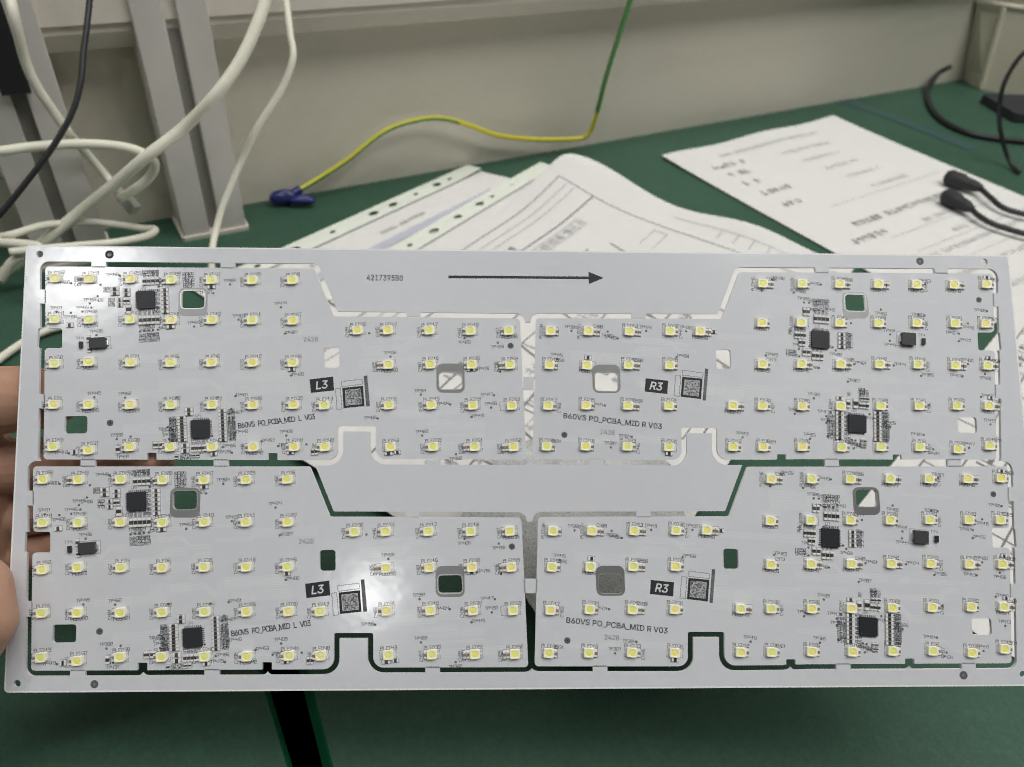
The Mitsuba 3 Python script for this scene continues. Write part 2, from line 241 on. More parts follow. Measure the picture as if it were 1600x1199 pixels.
TP_R=[(28.6,-25.3),(45.8,-25.1),(50.4,-21.9),(64.1,-25.5),(83.2,-25.5),(21.4,-12.0),(78.1,-13.1),(43.3,10.0),(55.4,24.6),(45.4,29.5),(107.6,24.7),(120.7,-14.1),(126.0,-51.1),(120.6,-45.5),(136.1,-44.7),(149.5,-48.7),(140.8,-39.9),(143.2,-39.8),(145.9,-36.1),(147.8,-36.1),(149.7,-35.9),(200.5,-49.2),(177.9,-36.7),(196.0,-34.3),(199.0,-34.0),(229.8,-36.4),(219.9,-30.3),(181.6,-24.7),(181.2,-21.6),(215.0,-25.3),(214.7,-21.6),(162.9,-30.0),(153.2,-18.3),(154.6,-16.8),(136.9,-17.4),(136.8,-13.8),(145.9,-8.3),(163.1,-10.2),(182.1,-9.7),(159.4,-1.8),(218.2,-10.6),(215.1,-4.7),(226.1,-5.8),(142.6,6.1),(133.0,13.5),(139.6,25.2),(168.8,13.6),(148.0,14.6),(147.8,17.8),(150.2,12.8),(148.0,24.1),(159.4,25.7),(161.1,26.0),(160.0,29.7),(175.8,17.9),(178.3,19.5),(197.7,9.2),(194.0,23.3),(198.0,30.0),(215.3,29.3),(223.2,5.1),(226.5,18.2),(195.0,-4.8)]
L3,SQ_L,BAR_L,R1_L,R2_L=[(-94.08,-1.62),(-83.23,-3.01),(-82.73,3.5),(-93.41,4.7)],[(-78.96,2.29),(-69.42,1.26),(-68.7,10.74),(-78.39,11.75)],[(-69.07,-3.32),(-67.44,-3.6),(-66.18,10.64),(-67.91,10.91)],[(-79.51,-.71),(-69.86,-1.81),(-69.61,.55),(-79.21,1.76)],[(-82.09,2.73),(-79.86,2.28),(-79.03,12.1),(-81.32,12.44)]
R3,SQ_R,BAR_R,R1_R,R2_R=[(62.96,-2.98),(73.66,-1.87),(72.92,4.45),(62.33,3.34)],[(80.42,-3.79),(90,-2.91),(88.79,6.78),(79.24,5.67)],[(91.43,-7.78),(92.96,-7.55),(91.03,7.5),(89.5,7.3)],[(80.77,-6.89),(90.43,-5.63),(90.09,-3.49),(80.45,-4.51)],[(77.34,-4.43),(79.75,-4.08),(78.51,5.56),(76.08,5.18)]
CLU_L=[(-188.2,-43.2,3.5,2.5),(-185.9,-37.2,3.5,3.5),(-150.8,-48.4,5.4,7.2),(-168.8,-51.4,8.3,3.1),(-167.9,-20.7,9.5,4.3),(-155.7,22.1,3.5,10.8),(-129.6,21.1,3.4,10.4),(-149.9,34.6,5.2,2.2)]
CLU_R=[(133.3,-25.7,2.9,2.9),(133.1,-15.7,5.4,3.1),(148.3,-26.6,7.8,1.0),(148.9,-39.6,8.2,3.7),(160.9,-21.6,2.5,8.2),(165.9,3.1,3.7,3.7),(150.0,19.5,3.7,11.5),(175.8,19.6,3.5,13.2),(159.5,3.9,1.2,-2.9)]
# ---------------------------------------------------------------- the circuit panel, built in its own frame: x right, y up, z towards the viewer, unit 0.75 mm
K = .00075
Rm = np.array([[0.9995825, -0.0019691, -0.0288278], [0.0050168, 0.9943497, 0.106035], [0.0284561, -0.1061353, 0.9939444]])
cam_w = np.column_stack([RIGHT, DOWN, FWD])
A = cam_w @ Rm @ np.diag([1., -1., -1.])
org = cam_w @ np.array([.8493, .1741, 348.7368]) * K + [0, 0, CAM_H]
S = np.eye(3); S[0, 1] = -.02261                       # the panel is a hair out of square
M4 = np.eye(4); M4[:3, :3] = A @ S * K; M4[:3, 3] = org + A @ S @ np.array([-.836, 0, 0]) * K
PM = T(M4)
TH = 1.5
ROW = (np.array([0., 0.]), np.array([-1.3, -92.865]))
flip = lambda L: np.array([(a, -b) for a, b in L], float)
panel = thing('circuit_panel', 'white circuit board panel with four keyboard boards, held over the bench', 'circuit board')

def soft(p): return p.buffer(-1.7, quad_segs=6).buffer(1.7, quad_segs=6).buffer(.9, quad_segs=4).buffer(-.9, quad_segs=4)
def corner_cut(p, x, y, sx, r):
    """rounds the outer corner at (x, y) of p with radius r; sx is the side on which the board lies"""
    sq = box(x - r, y - 1, x + 1, y + r) if sx < 0 else box(x - 1, y - 1, x + r, y + r)
    return p.difference(sq).union(Point(x + sx * r, y + r).buffer(r, quad_segs=8).intersection(sq)).buffer(.03).buffer(-.03)
PL = soft(Polygon(flip(OUT_L))); PR = soft(Polygon(flip(OUT_R)))
PL = corner_cut(corner_cut(PL, -80.95, -35.68, -1, 4.6), -63.5, -35.15, 1, 4.6).buffer(.05).buffer(-.05)
PR = corner_cut(corner_cut(PR, 78.6, -35.3, -1, 4.6), 95.3, -35.1, 1, 4.6).buffer(.05).buffer(-.05)
def tee(x): return box(x - 2.15, -40, x + 2.15, -32.5).buffer(-.6).buffer(.6, quad_segs=3)
PL = unary_union([PL] + [box(x - 6, -35.68, x + 6, -30) for x in (-110.6, -165.4)]); PR = unary_union([PR] + [box(x - 6, -34.85, x + 6, -30) for x in (125.6, 180.5)])
PL = PL.difference(unary_union([tee(-110.6), tee(-165.4)])); PR = PR.difference(unary_union([tee(125.6), tee(180.5)]))
GAP = 2.45
frame = Polygon([(-226.5, 64.1), (243.1, 64.1), (243.1, -137.8), (-226.5, -137.8)]).buffer(-2).buffer(2, quad_segs=5)
boards = []
for r in (0, 1):
    for s, P in (('L', PL), ('R', PR)): boards.append((s, r, affinity.translate(P, *ROW[r])))
cut = unary_union([b.buffer(GAP, quad_segs=6) for _, _, b in boards])
frame = frame.difference(cut)
for r in (0, 1): frame = frame.difference(affinity.translate(Polygon([(3, 29), (14, 29.5), (12, -35.0), (3, -35.2)]), *ROW[r]))
frame = unary_union([g for g in getattr(frame, 'geoms', [frame]) if g.area > 60])
for r in (0, 1):
    for bb in (box(-219.2, 15.6, -207.8, 24.8), box(224.1, 17.3, 235.2, 26.1)): frame = frame.difference(affinity.translate(bb.buffer(-.8).buffer(.8, quad_segs=4), *ROW[r]))
# break-off tabs; the holes along them
tabs, bites = [], []
def tab(x, y, horiz, r, n=7, w=6.6):
    o = ROW[r]; x, y = x + o[0], y + o[1]
    tabs.append(box(x - w / 2, y - GAP - .9, x + w / 2, y + GAP + .9) if horiz else box(x - GAP - .9, y - w / 2, x + GAP + .9, y + w / 2))
for r in (0, 1):
    for x, y in ((-192.7, 54.2 + 1.2), (-132.8, 54.3 + 1.2), (-45.7, 31.2 + 1.2), (60.8, 31.5 + 1.2), (150.6, 54.5 + 1.2), (209, 54.7 + 1.2)): tab(x, y, True, r)
    for x, y in ((-37, -35.3 - 1.2), (38.4, -35.1 - 1.2)): tab(x, y, True, r)
    for x, y in ((-216.4 - 1.2, 39.8), (-214.8 - 1.2, -9.1), (233.4 + 1.2, 42), (230.3 + 1.2, -2.5)): tab(x, y, False, r)
    tabs.append(affinity.translate(box(2, -2.8, 14, 3.4), *ROW[r]))
for x, y in ((-193.6, -35.6 - 1.2), (-134.9, -35.8 - 1.2), (149.7, -34.8 - 1.2), (207.8, -34.8 - 1.2)): tab(x, y, True, 1)
allb = unary_union([b for _, _, b in boards])
tabs = [t.difference(allb).buffer(0) for t in tabs]
for t in tabs:
    for _, _, bp in boards:
        ln = t.buffer(.12).intersection(bp.exterior)
        for g in getattr(ln, 'geoms', [ln]):
            if g.length > 4.5:
                c = g.length / 2
                bites += [Point(g.interpolate(c + (k - 2.5) * 1.04)).buffer(.45, quad_segs=2) for k in range(6)]
bites = unary_union(bites)
holes = unary_union([Point(x, y).buffer(r, quad_segs=6) for x, y, r in ((-220, 60, 1.65), (230.8, 60.7, 1.6), (-221, -134, 1.6), (231.5, -132.6, 1.5), (-187.8, 60.1, .95))])
frame = unary_union([frame] + tabs).difference(bites).difference(holes)
def board_mesh(p):
    """plate whose upper rim is broken a little so that it catches light"""
    return ext(p, TH, -TH)
add(panel + '__frame', mikit.ply(board_mesh(frame), 'm_mask', to_world=PM))

rim_ = Polygon([(-226.5, 64.1), (243.1, 64.1), (243.1, -137.8), (-226.5, -137.8)]).buffer(-2).buffer(2, quad_segs=5)
add(panel + '__frame__bare_rim', mikit.ply(ext(rim_.buffer(-.12).difference(rim_.buffer(-.62)), .012, .004), 'm_rim', to_world=PM))
# print on the frame
def spaced(t, x, y, h, ang, pitch, sx=1., bold=False):
    out = []
    for i, ch in enumerate(t):
        if ch == ' ': continue
        if ch == '_': m = bx(h * .62, h * .12, .01, 0, -h * .12, 0); w_ = 0
        else:
            m = meshkit.text_mesh(ch, h, .01, bold=bold); m.vertices[:, 0] *= sx; w_ = m.bounds.mean(0)[0]
        m.apply_translation([pitch * (i + .5) - w_, 0, .02]); out.append(m)
    m = cat_(out); m.apply_transform(trimesh.transformations.rotation_matrix(math.radians(ang), [0, 0, 1])); m.apply_translation([x, y, 0]); return m
add(panel + '__frame__printed_number', mikit.ply(spaced('4217395B0', -67.8, 48.9, 2.6, -.4, 1.93, .80, True), 'm_silk', to_world=PM), 'printed number 4217395B0')
pr_ = Print(); pr_.line([(-28.5, 50.87), (38.5, 51.0)], 1.3); pr_.poly([(37.6, 54.0), (37.6, 47.95), (44.8, 51.03)])
add(panel + '__frame__printed_arrow', mikit.ply(pr_.mesh(.03), 'm_silk', to_world=PM), 'long printed arrow pointing right')
pr_ = Print()
for x, y, r in ((198.9, 60.7, 1.85), (-187.4, -134.4, 1.75), (203.7, -132.9, 1.9)): pr_.dot(x, y, r, 18)
add(panel + '__frame__fiducial_mark', mikit.ply(pr_.mesh(.03), 'm_silk_soft', to_world=PM), kind='stuff')
ringm = ext(Point(-187.8, 60.1).buffer(2.0, quad_segs=8).difference(Point(-187.8, 60.1).buffer(.95, quad_segs=8)), .05, 0)
add(panel + '__frame__registration_ring', mikit.ply(ringm, 'm_silk', to_world=PM))
pr_ = Print()
for x, y, r in ((198.9, 60.7, .5), (-187.4, -134.4, .5), (203.7, -132.9, .55)): pr_.dot(x, y, r, 10)
add(panel + '__frame__fiducial_centre', mikit.ply(pr_.mesh(.05), 'm_pad', to_world=PM), kind='stuff')

# --- small parts, one mesh of each kind
body = ext(Polygon([(-2.05, -1.75), (1.45, -1.75), (2.05, -1.15), (2.05, 1.75), (-2.05, 1.75)]).buffer(-.25).buffer(.25, quad_segs=3), 1.45, 0)
import manifold3d as m3
def man(m): return m3.Manifold(m3.Mesh(np.asarray(m.vertices, np.float32), np.asarray(m.faces, np.uint32)))
def unman(m): q = m.to_mesh(); return trimesh.Trimesh(q.vert_properties[:, :3], q.tri_verts)
cone = m3.Manifold.cylinder(.5, 1.15, 1.55, 20).translate([-.12, 0, 1.05])
try: body = unman(man(body.process(validate=True) or body) - cone)
except Exception: body = unman(m3.CrossSection([[(-2.05, -1.75), (1.45, -1.75), (2.05, -1.15), (2.05, 1.75), (-2.05, 1.75)]]).extrude(1.45) - cone)
LED = mikit.ply(body, 'm_led')
ang_ = np.arange(18) * 2 * np.pi / 18
dv = [(-.12, 0, 1.30)] + [(-.12 + 1.22 * math.cos(a), 1.22 * math.sin(a), 1.22) for a in ang_] + [(-.12 + 1.22 * math.cos(a), 1.22 * math.sin(a), 1.06) for a in ang_]
df = [[0, 1 + i, 1 + (i + 1) % 18] for i in range(18)] + [f for i in range(18) for f in ([1 + i, 19 + i, 19 + (i + 1) % 18], [1 + i, 19 + (i + 1) % 18, 1 + (i + 1) % 18])]
LENS = [mikit.ply(trimesh.Trimesh(dv, df, process=False), 'm_lens_%d' % k, smooth=40) for k in range(3)]
def chipcap(bodycol, w=1., l=1., h=1.):
    """unit two-terminal part, long along y"""
    tin = (.72, .72, .70)
    m, c = colored([(bx(.86, .50, .9, 0, 0, .03), bodycol), (bx(.9, .28, 1., 0, .36, 0), tin), (bx(.9, .28, 1., 0, -.36, 0), tin)])
    return mikit.ply(m, 'm_part', color=c)
CAPS = [chipcap((.20, .165, .13)), chipcap((.24, .20, .17))]
RESI = [chipcap((.035, .035, .04)), chipcap((.075, .06, .055))]
QN = 9
legs = []
for k in range(QN):
    t = (k - (QN - 1) / 2) * .85
    for a in range(4):
        q = bx(.46, 1.3, .14, t, 4.4, .01); q.apply_transform(trimesh.transformations.rotation_matrix(a * math.pi / 2, [0, 0, 1])); legs.append(q)
LEGS = mikit.ply(cat_(legs), 'm_pin')
qb = cat_([ext(rrect(8.3, 8.3, .25, 2), .95, .16)])
QFN = mikit.ply(qb, 'm_chip')
PIN1 = mikit.ply(ext(Point(-3.2, -3.2).buffer(.42, quad_segs=4), .02, 1.115), 'm_coil')
COIL = mikit.ply(cat_([ext(rrect(1, 1, .06, 2), 1., 0)]), 'm_coil')
COILEND = mikit.ply(cat_([bx(.16, .5, .5, .55, 0, .02), bx(.10, .3, .3, -.53, 0, .02)]), 'm_tin')
trans = cat_([bx(1.5, 3.0, 1.0, 0, 0, .12)]); TRAN = mikit.ply(trans, 'm_chip')
TLEG = mikit.ply(cat_([bx(.8, .42, .25, -.95, 1., .02), bx(.8, .42, .25, -.95, -1., .02), bx(.8, .42, .25, .95, 0, .02)]), 'm_tin')
def put(shape, x, y, ang=0., sc=(1, 1, 1), z=0.):
    return {**shape, 'to_world': PM @ T().translate([x, y, z]).rotate([0, 0, 1], ang).scale(list(sc))}

NAMES_L = '22 43 25 28 47 29 8 41 5 9 46 10 11 27 2 3 4 6 8 12 45 1 20 21 22 24 26 30 13 19 37 38 39 40 42 44 48 32 14 17 18 36 50 16 35 54 31 15 34 53 43 33 51 52'.split()
NAMES_R = '38 54 53 32 50 18 35 52 34 17 34 51 31 36 16 33 31 46 27 28 49 30 12 6 25 47 44 49 48 28 29 23 28 10 20 23 46 44 42 43 45 48 26 24 22 21 20 1 26 12 22 2 37 19'.split()
BELOW_L = {8, 15, 22, 23, 34, 41, 42}; DOUBLE_L = {1, 42, 45, 49, 52, 53}; DOUBLE_R = {1, 2, 7, 4, 11, 17, 20, 25, 26, 28, 36, 37, 38, 40, 41, 47}
BELOW_R = {6, 4, 18, 19, 20, 26, 27, 28, 36, 37, 47}
NOCAP_L = {49, 50}; NOCAP_R = {6, 16, 30, 43}
n_led = n_cap = n_res = 0
def put_mesh(m, c, ang):
    m.apply_transform(trimesh.transformations.rotation_matrix(math.radians(ang), [0, 0, 1])); m.apply_translation([c[0], c[1], 0]); return m
for s, r, poly in boards:
    LD = flip(LEDS_L if s == 'L' else LEDS_R); tilt = 4.0 if s == 'L' else -4.6; sd = 1 if s == 'L' else -1
    o = ROW[r]; hl, rg = (HOLE_L, RING_L) if s == 'L' else (HOLE_R, RING_R)
    hp = unary_union([affinity.translate(affinity.rotate(rrect(w, h, 1.3 if i < 2 else 1.7), tilt * .25), x + o[0], -y + o[1]) for i, (x, y, w, h) in enumerate(hl)])
    bd = add(panel + '__board', mikit.ply(board_mesh(poly.difference(hp).difference(bites)), 'm_mask', to_world=PM),
             ('upper ' if r == 0 else 'lower ') + ('left board marked L3' if s == 'L' else 'right board marked R3'))
    for i, (x, y, w, h) in enumerate(rg):
        ring = affinity.translate(rrect(w, h, 2.9, 6), x + o[0], -y + o[1])
        ih = affinity.translate(affinity.rotate(rrect(hl[i + 2][2], hl[i + 2][3], 1.7), tilt * .25), hl[i + 2][0] + o[0], -hl[i + 2][1] + o[1])
        k = add(bd + '__metal_ring', mikit.ply(ext(ring.difference(ih.buffer(.05)), .05, .004), 'm_ring', to_world=PM))
        add(bd + '__hole_lining', mikit.ply(ext(ih.buffer(.42).difference(ih.buffer(-.02)), TH + .14, -TH), 'm_tin', to_world=PM))
    silk, soft_, pads, tr_ = Print(), Print(), [], []
    rr = random.Random(11 + (s == 'R'))                # both rows carry the same board
    tone = random.Random(5 + r * 2 + (s == 'R'))
    for i, (x, y) in enumerate(LD):
        x, y = x + o[0], y + o[1]; v = i % 2
        lx, ly = x + .12, y
        k = add(panel + '__led', put(LED, lx, ly, tilt + tone.uniform(-1.5, 1.5), (1.13, 1.13, 1.05)))
        add(k + '__lens', {**put(LENS[tone.choice([0, 0, 0, 1, 1, 2])], lx, ly, tilt, (1.17, 1.17, 1.08))})
        loc = lambda px, py: rot((px * sd, py), tilt, (lx, ly))[0]
        # pads that stick out beside the light
        for py in (1.05, -1.15):
            c = loc(2.35, py); pads.append(put_mesh(bx(1.15, .95, .07), c, tilt))
        dbl = i in (DOUBLE_L if s == 'L' else DOUBLE_R)
        br = [(-3.9 - 1.6 * dbl, 2.0), (-2.2, 2.0)], [(-3.9 - 1.6 * dbl, 2.0), (-3.9 - 1.6 * dbl, -2.1), (-2.3, -2.1)], [(2.0, 2.15), (3.4, 2.15), (3.4, .3)], [(3.4, -.5), (3.4, -2.2), (2.2, -2.2)]
        for b in br: silk.line([loc(*p) for p in b], .16)
        if i not in (NOCAP_L if s == 'L' else NOCAP_R):
            for q in range(2 if dbl else 1):
                c = loc(-3.1 - 1.62 * q, -.1); n_cap += 1
                add(panel + '__capacitor', put(CAPS[(i + q) % 2], c[0], c[1], tilt, (1.35, 3.0, .95)))
                c = loc(-5.2 - 1.6 * (q + 0), -.4) if not (s == 'R' and i % 3) else loc(-4.6, 2.8)
                if s == 'L' or i % 2: silk.text('C%d' % (420 + (i * 7 + q * 31) % 80), *c, 1.3, tilt + (90 if not (s == 'R' and i % 3) else 0), .2)
        nm = 'PLED' + (NAMES_L if s == 'L' else NAMES_R)[i]
        if s == 'R' and i in (0, 1, 17, 24, 30, 43): silk.text(nm, *loc(4.5, -.3), 1.25, tilt + 90, .21)
        else: silk.text(nm, *loc(.4 * sd, -2.75 if i in (BELOW_L if s == 'L' else BELOW_R) else 2.9), 1.4, tilt, .22)
    for x, y, w, h, n, ax in (ARR_L if s == 'L' else ARR_R):
        x, y = x + o[0], -y + o[1]; st = (w if ax == 'x' else h) / n; ln = h if ax == 'x' else w
        silk.line(np.vstack([rot([(-w / 2, -h / 2), (w / 2, -h / 2), (w / 2, h / 2), (-w / 2, h / 2), (-w / 2, -h / 2)], tilt * .8, (x, y))]), .15)
        for q in range(n):
            t = (q - (n - 1) / 2) * st; c = rot((t, 0) if ax == 'x' else (0, t), tilt * .8, (x, y))[0]; n_res += 1
            add(panel + '__resistor', put(RESI[0 if rr.random() < .6 else 1], c[0], c[1], tilt * .8 + (0 if ax == 'x' else 90), (st * .80, ln * .90, .8)))
            if n > 2:
                c = rot((t, h / 2 + 2.0) if (ax == 'x') else ((w / 2 + 2.3) * (1 if x > -150 or s == 'R' else -1), t), tilt * .8, (x, y))[0]
                silk.text('R%d' % rr.randint(20, 99), *c, 1.15, tilt + (90 if ax == 'x' else 0), .22)
    for x, y, w, h in (CHIP_L if s == 'L' else CHIP_R):
        x, y = x + o[0], -y + o[1]
        k = add(panel + '__driver_chip', put(QFN, x, y, tilt * .9)); add(k + '__pins', put(LEGS, x, y, tilt * .9)); add(k + '__corner_dot', put(PIN1, x, y, tilt * .9))
        silk.dot(*rot((4.9 * sd, -3.6), tilt, (x, y))[0], .5); silk.text('U%d' % rr.randint(4, 9), *rot((-1, 6.2), tilt, (x, y))[0], 1.3, tilt, .16)
    for x, y, w, h in (IND_L if s == 'L' else IND_R):
        x, y = x + o[0], -y + o[1]
        k = add(panel + '__power_chip', put(COIL, x - .4 * sd, y, tilt, (w * .86, h, 2.0))); add(k + '__terminal', put(COILEND, x - .4 * sd, y, tilt if s == 'L' else tilt + 180, (w * .85, h, 2.0)))
        silk.line(rot([(-w / 2 - .7, -h / 2 - .5), (w / 2 + .7, -h / 2 - .5), (w / 2 + .7, h / 2 + .5), (-w / 2 - .7, h / 2 + .5), (-w / 2 - .7, -h / 2 - .5)], tilt, (x, y)), .16)
    for x, y, w, h in (TR_L if s == 'L' else TR_R):
        x, y = x + o[0], -y + o[1]
        k = add(panel + '__transistor', put(TRAN, x, y, tilt)); add(k + '__leg', put(TLEG, x, y, tilt)); silk.text('T14', *rot((-.6, 3.2), tilt, (x, y))[0], 1.3, tilt, .17)
    for i, (x, y) in enumerate(TP_L if s == 'L' else TP_R):
        x, y = x + o[0], -y + o[1]; soft_.dot(x, y, .58, 10)
        d = ((3.2, .6), (0, 1.9), (-3.3, .4), (0, -1.9))[rr.randrange(4)]
        ok = min(np.hypot(LD[:, 0] + o[0] - x - d[0], LD[:, 1] + o[1] - y - d[1])) > 3.6
        if ok: silk.text('TP%d' % (380 + (i * 13) % 100), x + d[0], y + d[1], 1.3, tilt, .2)
    for fx, fy, fr in (((-184.7, -18.9, 1.5), (-.3, 18.0, 1.45)) if s == 'L' else ((23.9, -23.8, 1.45), (226.3, 41.9, 1.4))):
        soft_.dot(fx + o[0], fy + o[1], fr, 18); silk.dot(fx + o[0], fy + o[1], .42, 10)
    for x, y, w, h in (CLU_L if s == 'L' else CLU_R):  # close-packed reference numbers beside the chips
        w, h = abs(w), abs(h); nr = max(1, round((h if w > h * .8 else w) / 1.35)); nc = (w if w > h * .8 else h)
        for q in range(nr):
            d = (q - (nr - 1) / 2) * 1.35; c = rot((0, d) if w > h * .8 else (d, 0), tilt * .8, (x + o[0], -y + o[1]))[0]
            silk.text(''.join(rr.choice('RC0123456789') for _ in range(max(2, int(nc / 1.0)))), *c, 1.15, tilt * .8 + (0 if w > h * .8 else 90), .22)
    # mark, code field and the outlines around it
    mk = [(L3, SQ_L, BAR_L, R1_L, R2_L), (R3, SQ_R, BAR_R, R1_R, R2_R)][s == 'R']; mk = [flip(m) + o for m in mk]
    for m in mk[3:]: silk.line(np.vstack([m, m[:1]]), .2)
    a = mk[0]; blk = Print(); blk.poly(a)
    add(bd + '__side_mark', mikit.ply(blk.mesh(.03), 'm_silk', to_world=PM), 'black block reading ' + s + '3')
    tm = meshkit.text_mesh(s + '3', 3.6, .01, bold=True); c = a.mean(0); ctr = tm.bounds.mean(0)
    tm.apply_translation([-ctr[0], -ctr[1], 0]); tm.vertices[:, 0] += tm.vertices[:, 1] * .20
    th = math.degrees(math.atan2(*(a[1] - a[0])[::-1]))
    add(bd + '__side_mark_lettering', mikit.ply(tm, 'm_white_print', to_world=PM @ T().translate([c[0], c[1], .045]).rotate([0, 0, 1], th)), 'white italic letters ' + s + '3')
    q = mk[1]; sq = Polygon(q); inner = sq.buffer(-1.15, join_style=2)
    add(bd + '__code_frame', mikit.ply(ext(sq.difference(inner), .02, .01), 'm_silk', to_world=PM))
    add(bd + '__code_field', mikit.ply(ext(inner.buffer(-.12, join_style=2), .015, .01), 'm_mottle', to_world=PM))
    blk = Print(); blk.poly(mk[2]); add(bd + '__code_bar', mikit.ply(blk.mesh(.03), 'm_silk_soft', to_world=PM))
    lt_ = Print(); b0, b1 = (mk[2][0] + mk[2][1]) / 2, (mk[2][2] + mk[2][3]) / 2; ba = math.degrees(math.atan2(b1[1] - b0[1], b1[0] - b0[0]))
    lt_.text(''.join(rr.choice('0123456789') for _ in range(12)), *((b0 + b1) / 2), .95, ba + (180 if s == 'R' else 0), .13); add(bd + '__code_bar_print', mikit.ply(lt_.mesh(.045), 'm_pad', to_world=PM))
    nm = 'B60VS PO_PCBA_MID %s V03' % s
    if s == 'L':
        a0, a1 = np.array([-126.5, -21.3]) + o, np.array([-91.3, -16.8]) + o; d = a1 - a0
        nmesh = spaced(nm, a0[0], a0[1], 2.45, math.degrees(math.atan2(d[1], d[0])), np.linalg.norm(d) / len(nm), .86, True)
    else:
        nmesh = meshkit.text_mesh(nm, 2.45, .01, bold=True); a0, a1 = np.array([23.3, -15.9]) + o, np.array([69.4, -20.9]) + o; d = a1 - a0
        nmesh.apply_scale(1.0); nmesh.vertices[:, 0] *= np.linalg.norm(d) / (nmesh.bounds[1][0] - nmesh.bounds[0][0])
        nmesh.apply_transform(trimesh.transformations.rotation_matrix(math.atan2(d[1], d[0]), [0, 0, 1])); nmesh.apply_translation([a0[0], a0[1], .02])
    add(bd + '__printed_name', mikit.ply(nmesh, 'm_silk', to_world=PM), 'printed name ' + nm)
    dp = (np.array([-97.2, 19.4]) if s == 'L' else np.array([40.6, -23.4])) + o
    add(bd + '__printed_date', mikit.ply(spaced('2428', dp[0], dp[1], 2.2, 1 if s == 'L' else -4, 1.75, .95), 'm_silk_soft', to_world=PM), 'printed digits 2428')
    # copper runs that show faintly under the mask
    for _ in range(34):
        for _try in range(30):
            x0, y0 = rr.uniform(*poly.bounds[::2]), rr.uniform(*poly.bounds[1::2]); L1 = rr.uniform(8, 30); k_ = rr.choice([0, 0, 0, 1, -1]); nb = rr.randint(2, 6)
            pth = rot([(0, 0), (L1, 0), (L1 + 4, 4 * k_), (L1 + 4 + L1 * .4, 4 * k_)], tilt * .7, (x0, y0))
            if poly.buffer(-2).difference(hp.buffer(2)).contains(LineString(pth).buffer(nb * .42)): break
        else: continue
        for q in range(nb): tr_.append((pth + [0, (q - nb / 2) * .8], .3))
    P = Print()
    for pth, w in tr_: P.line(pth, w)
    add(bd + '__copper_trace', mikit.ply(P.mesh(.014), 'm_trace', to_world=PM), kind='stuff')
    add(bd + '__silkscreen_print', mikit.ply(silk.mesh(.024), 'm_silk', to_world=PM), kind='stuff')
    add(bd + '__test_point', mikit.ply(soft_.mesh(.018), 'm_silk_soft', to_world=PM), kind='stuff')
    add(bd + '__solder_pad', mikit.ply(cat_(pads), 'm_tin', to_world=PM), kind='stuff')
# ---------------------------------------------------------------- the hand that holds the panel (panel frame, same unit)
def capsule_chain(js):
    out = []
    for (p, r), (q, s_) in zip(js[:-1], js[1:]):
        a, b = m3.Manifold.sphere(r, 20).translate(list(p)), m3.Manifold.sphere(s_, 20).translate(list(q))
        out.append(m3.Manifold.batch_hull([a, b]))
    return out
def hull(js): return m3.Manifold.batch_hull([m3.Manifold.sphere(r, 20).translate(list(p)) for p, r in js])
FING = {'index': [((-268, -8, -24), 17.5), ((-234, -6, -21), 16), ((-222, -7, -16.5), 12.4), ((-216, -8, -12.9), 10)],
        'middle': [((-268, -40, -46), 15), ((-228, -36, -44), 13), ((-192, -33, -28), 11.4), ((-170, -34, -12.6), 9.8)],
        'ring': [((-272, -64, -62), 14), ((-236, -60, -64), 12.2), ((-202, -58, -46), 11), ((-182, -58, -26), 9.6)],
        'small': [((-276, -86, -70), 12), ((-248, -84, -72), 10.4), ((-224, -80, -60), 9.6), ((-210, -78, -44), 8.6)]}
parts_ = []
for ch in FING.values(): parts_ += capsule_chain(ch)
parts_.append(hull([(p[0][0], p[0][1] and 13.5) for p in FING.values()] + [((-334, -70, -40), 19), ((-340, -120, -34), 20)]))
parts_.append(hull([((-330, -80, -22), 19), ((-336, -125, -19), 19), ((-430, -175, -24), 30), ((-425, -130, -26), 28)]))          # wrist
parts_.append(hull([((-330, -110, -16), 19), ((-296, -122, -2), 18), ((-300, -95, -18), 15)]))
thumb = [((-318, -124, -8), 19), ((-274, -138, 6), 18), ((-242, -121, 15), 17.0), ((-231.0, -104, 16.0), 16.8), ((-231.5, -90, 13.5), 13.4)]
parts_ += capsule_chain(thumb)
hm = m3.Manifold.batch_boolean(parts_, m3.OpType.Add).refine_to_length(3.2)
hm = unman(hm); trimesh.smoothing.filter_taubin(hm, lamb=.5, nu=.53, iterations=14)
pers = thing('person', 'bare left hand at the picture edge, gripping the left edge of the circuit panel', 'person')
add(pers + '__hand', mikit.ply(hm, 'm_skin', smooth=True, to_world=PM))
nail = trimesh.creation.icosphere(3, 1.0); nail.apply_scale([7.5, 8.2, 2.2])
add(pers + '__thumb_nail', mikit.ply(nail, 'm_nail', smooth=True, to_world=PM @ T().translate([-233, -96.0, 29.4]).rotate([0, 1, 0], -14).rotate([1, 0, 0], -10).rotate([0, 0, 1], 0)))
a_ = np.linspace(0, 2 * np.pi, 33)
rp = np.column_stack([0 * a_, np.cos(a_), np.sin(a_)]) * 12.0 + [-262, -85, -71]
add('finger_ring', mikit.ply(tube(rp, 1.6, 8, cap=False), 'm_gold', smooth=True, to_world=PM), 'gold ring on a finger of the hand behind the panel', 'ring')

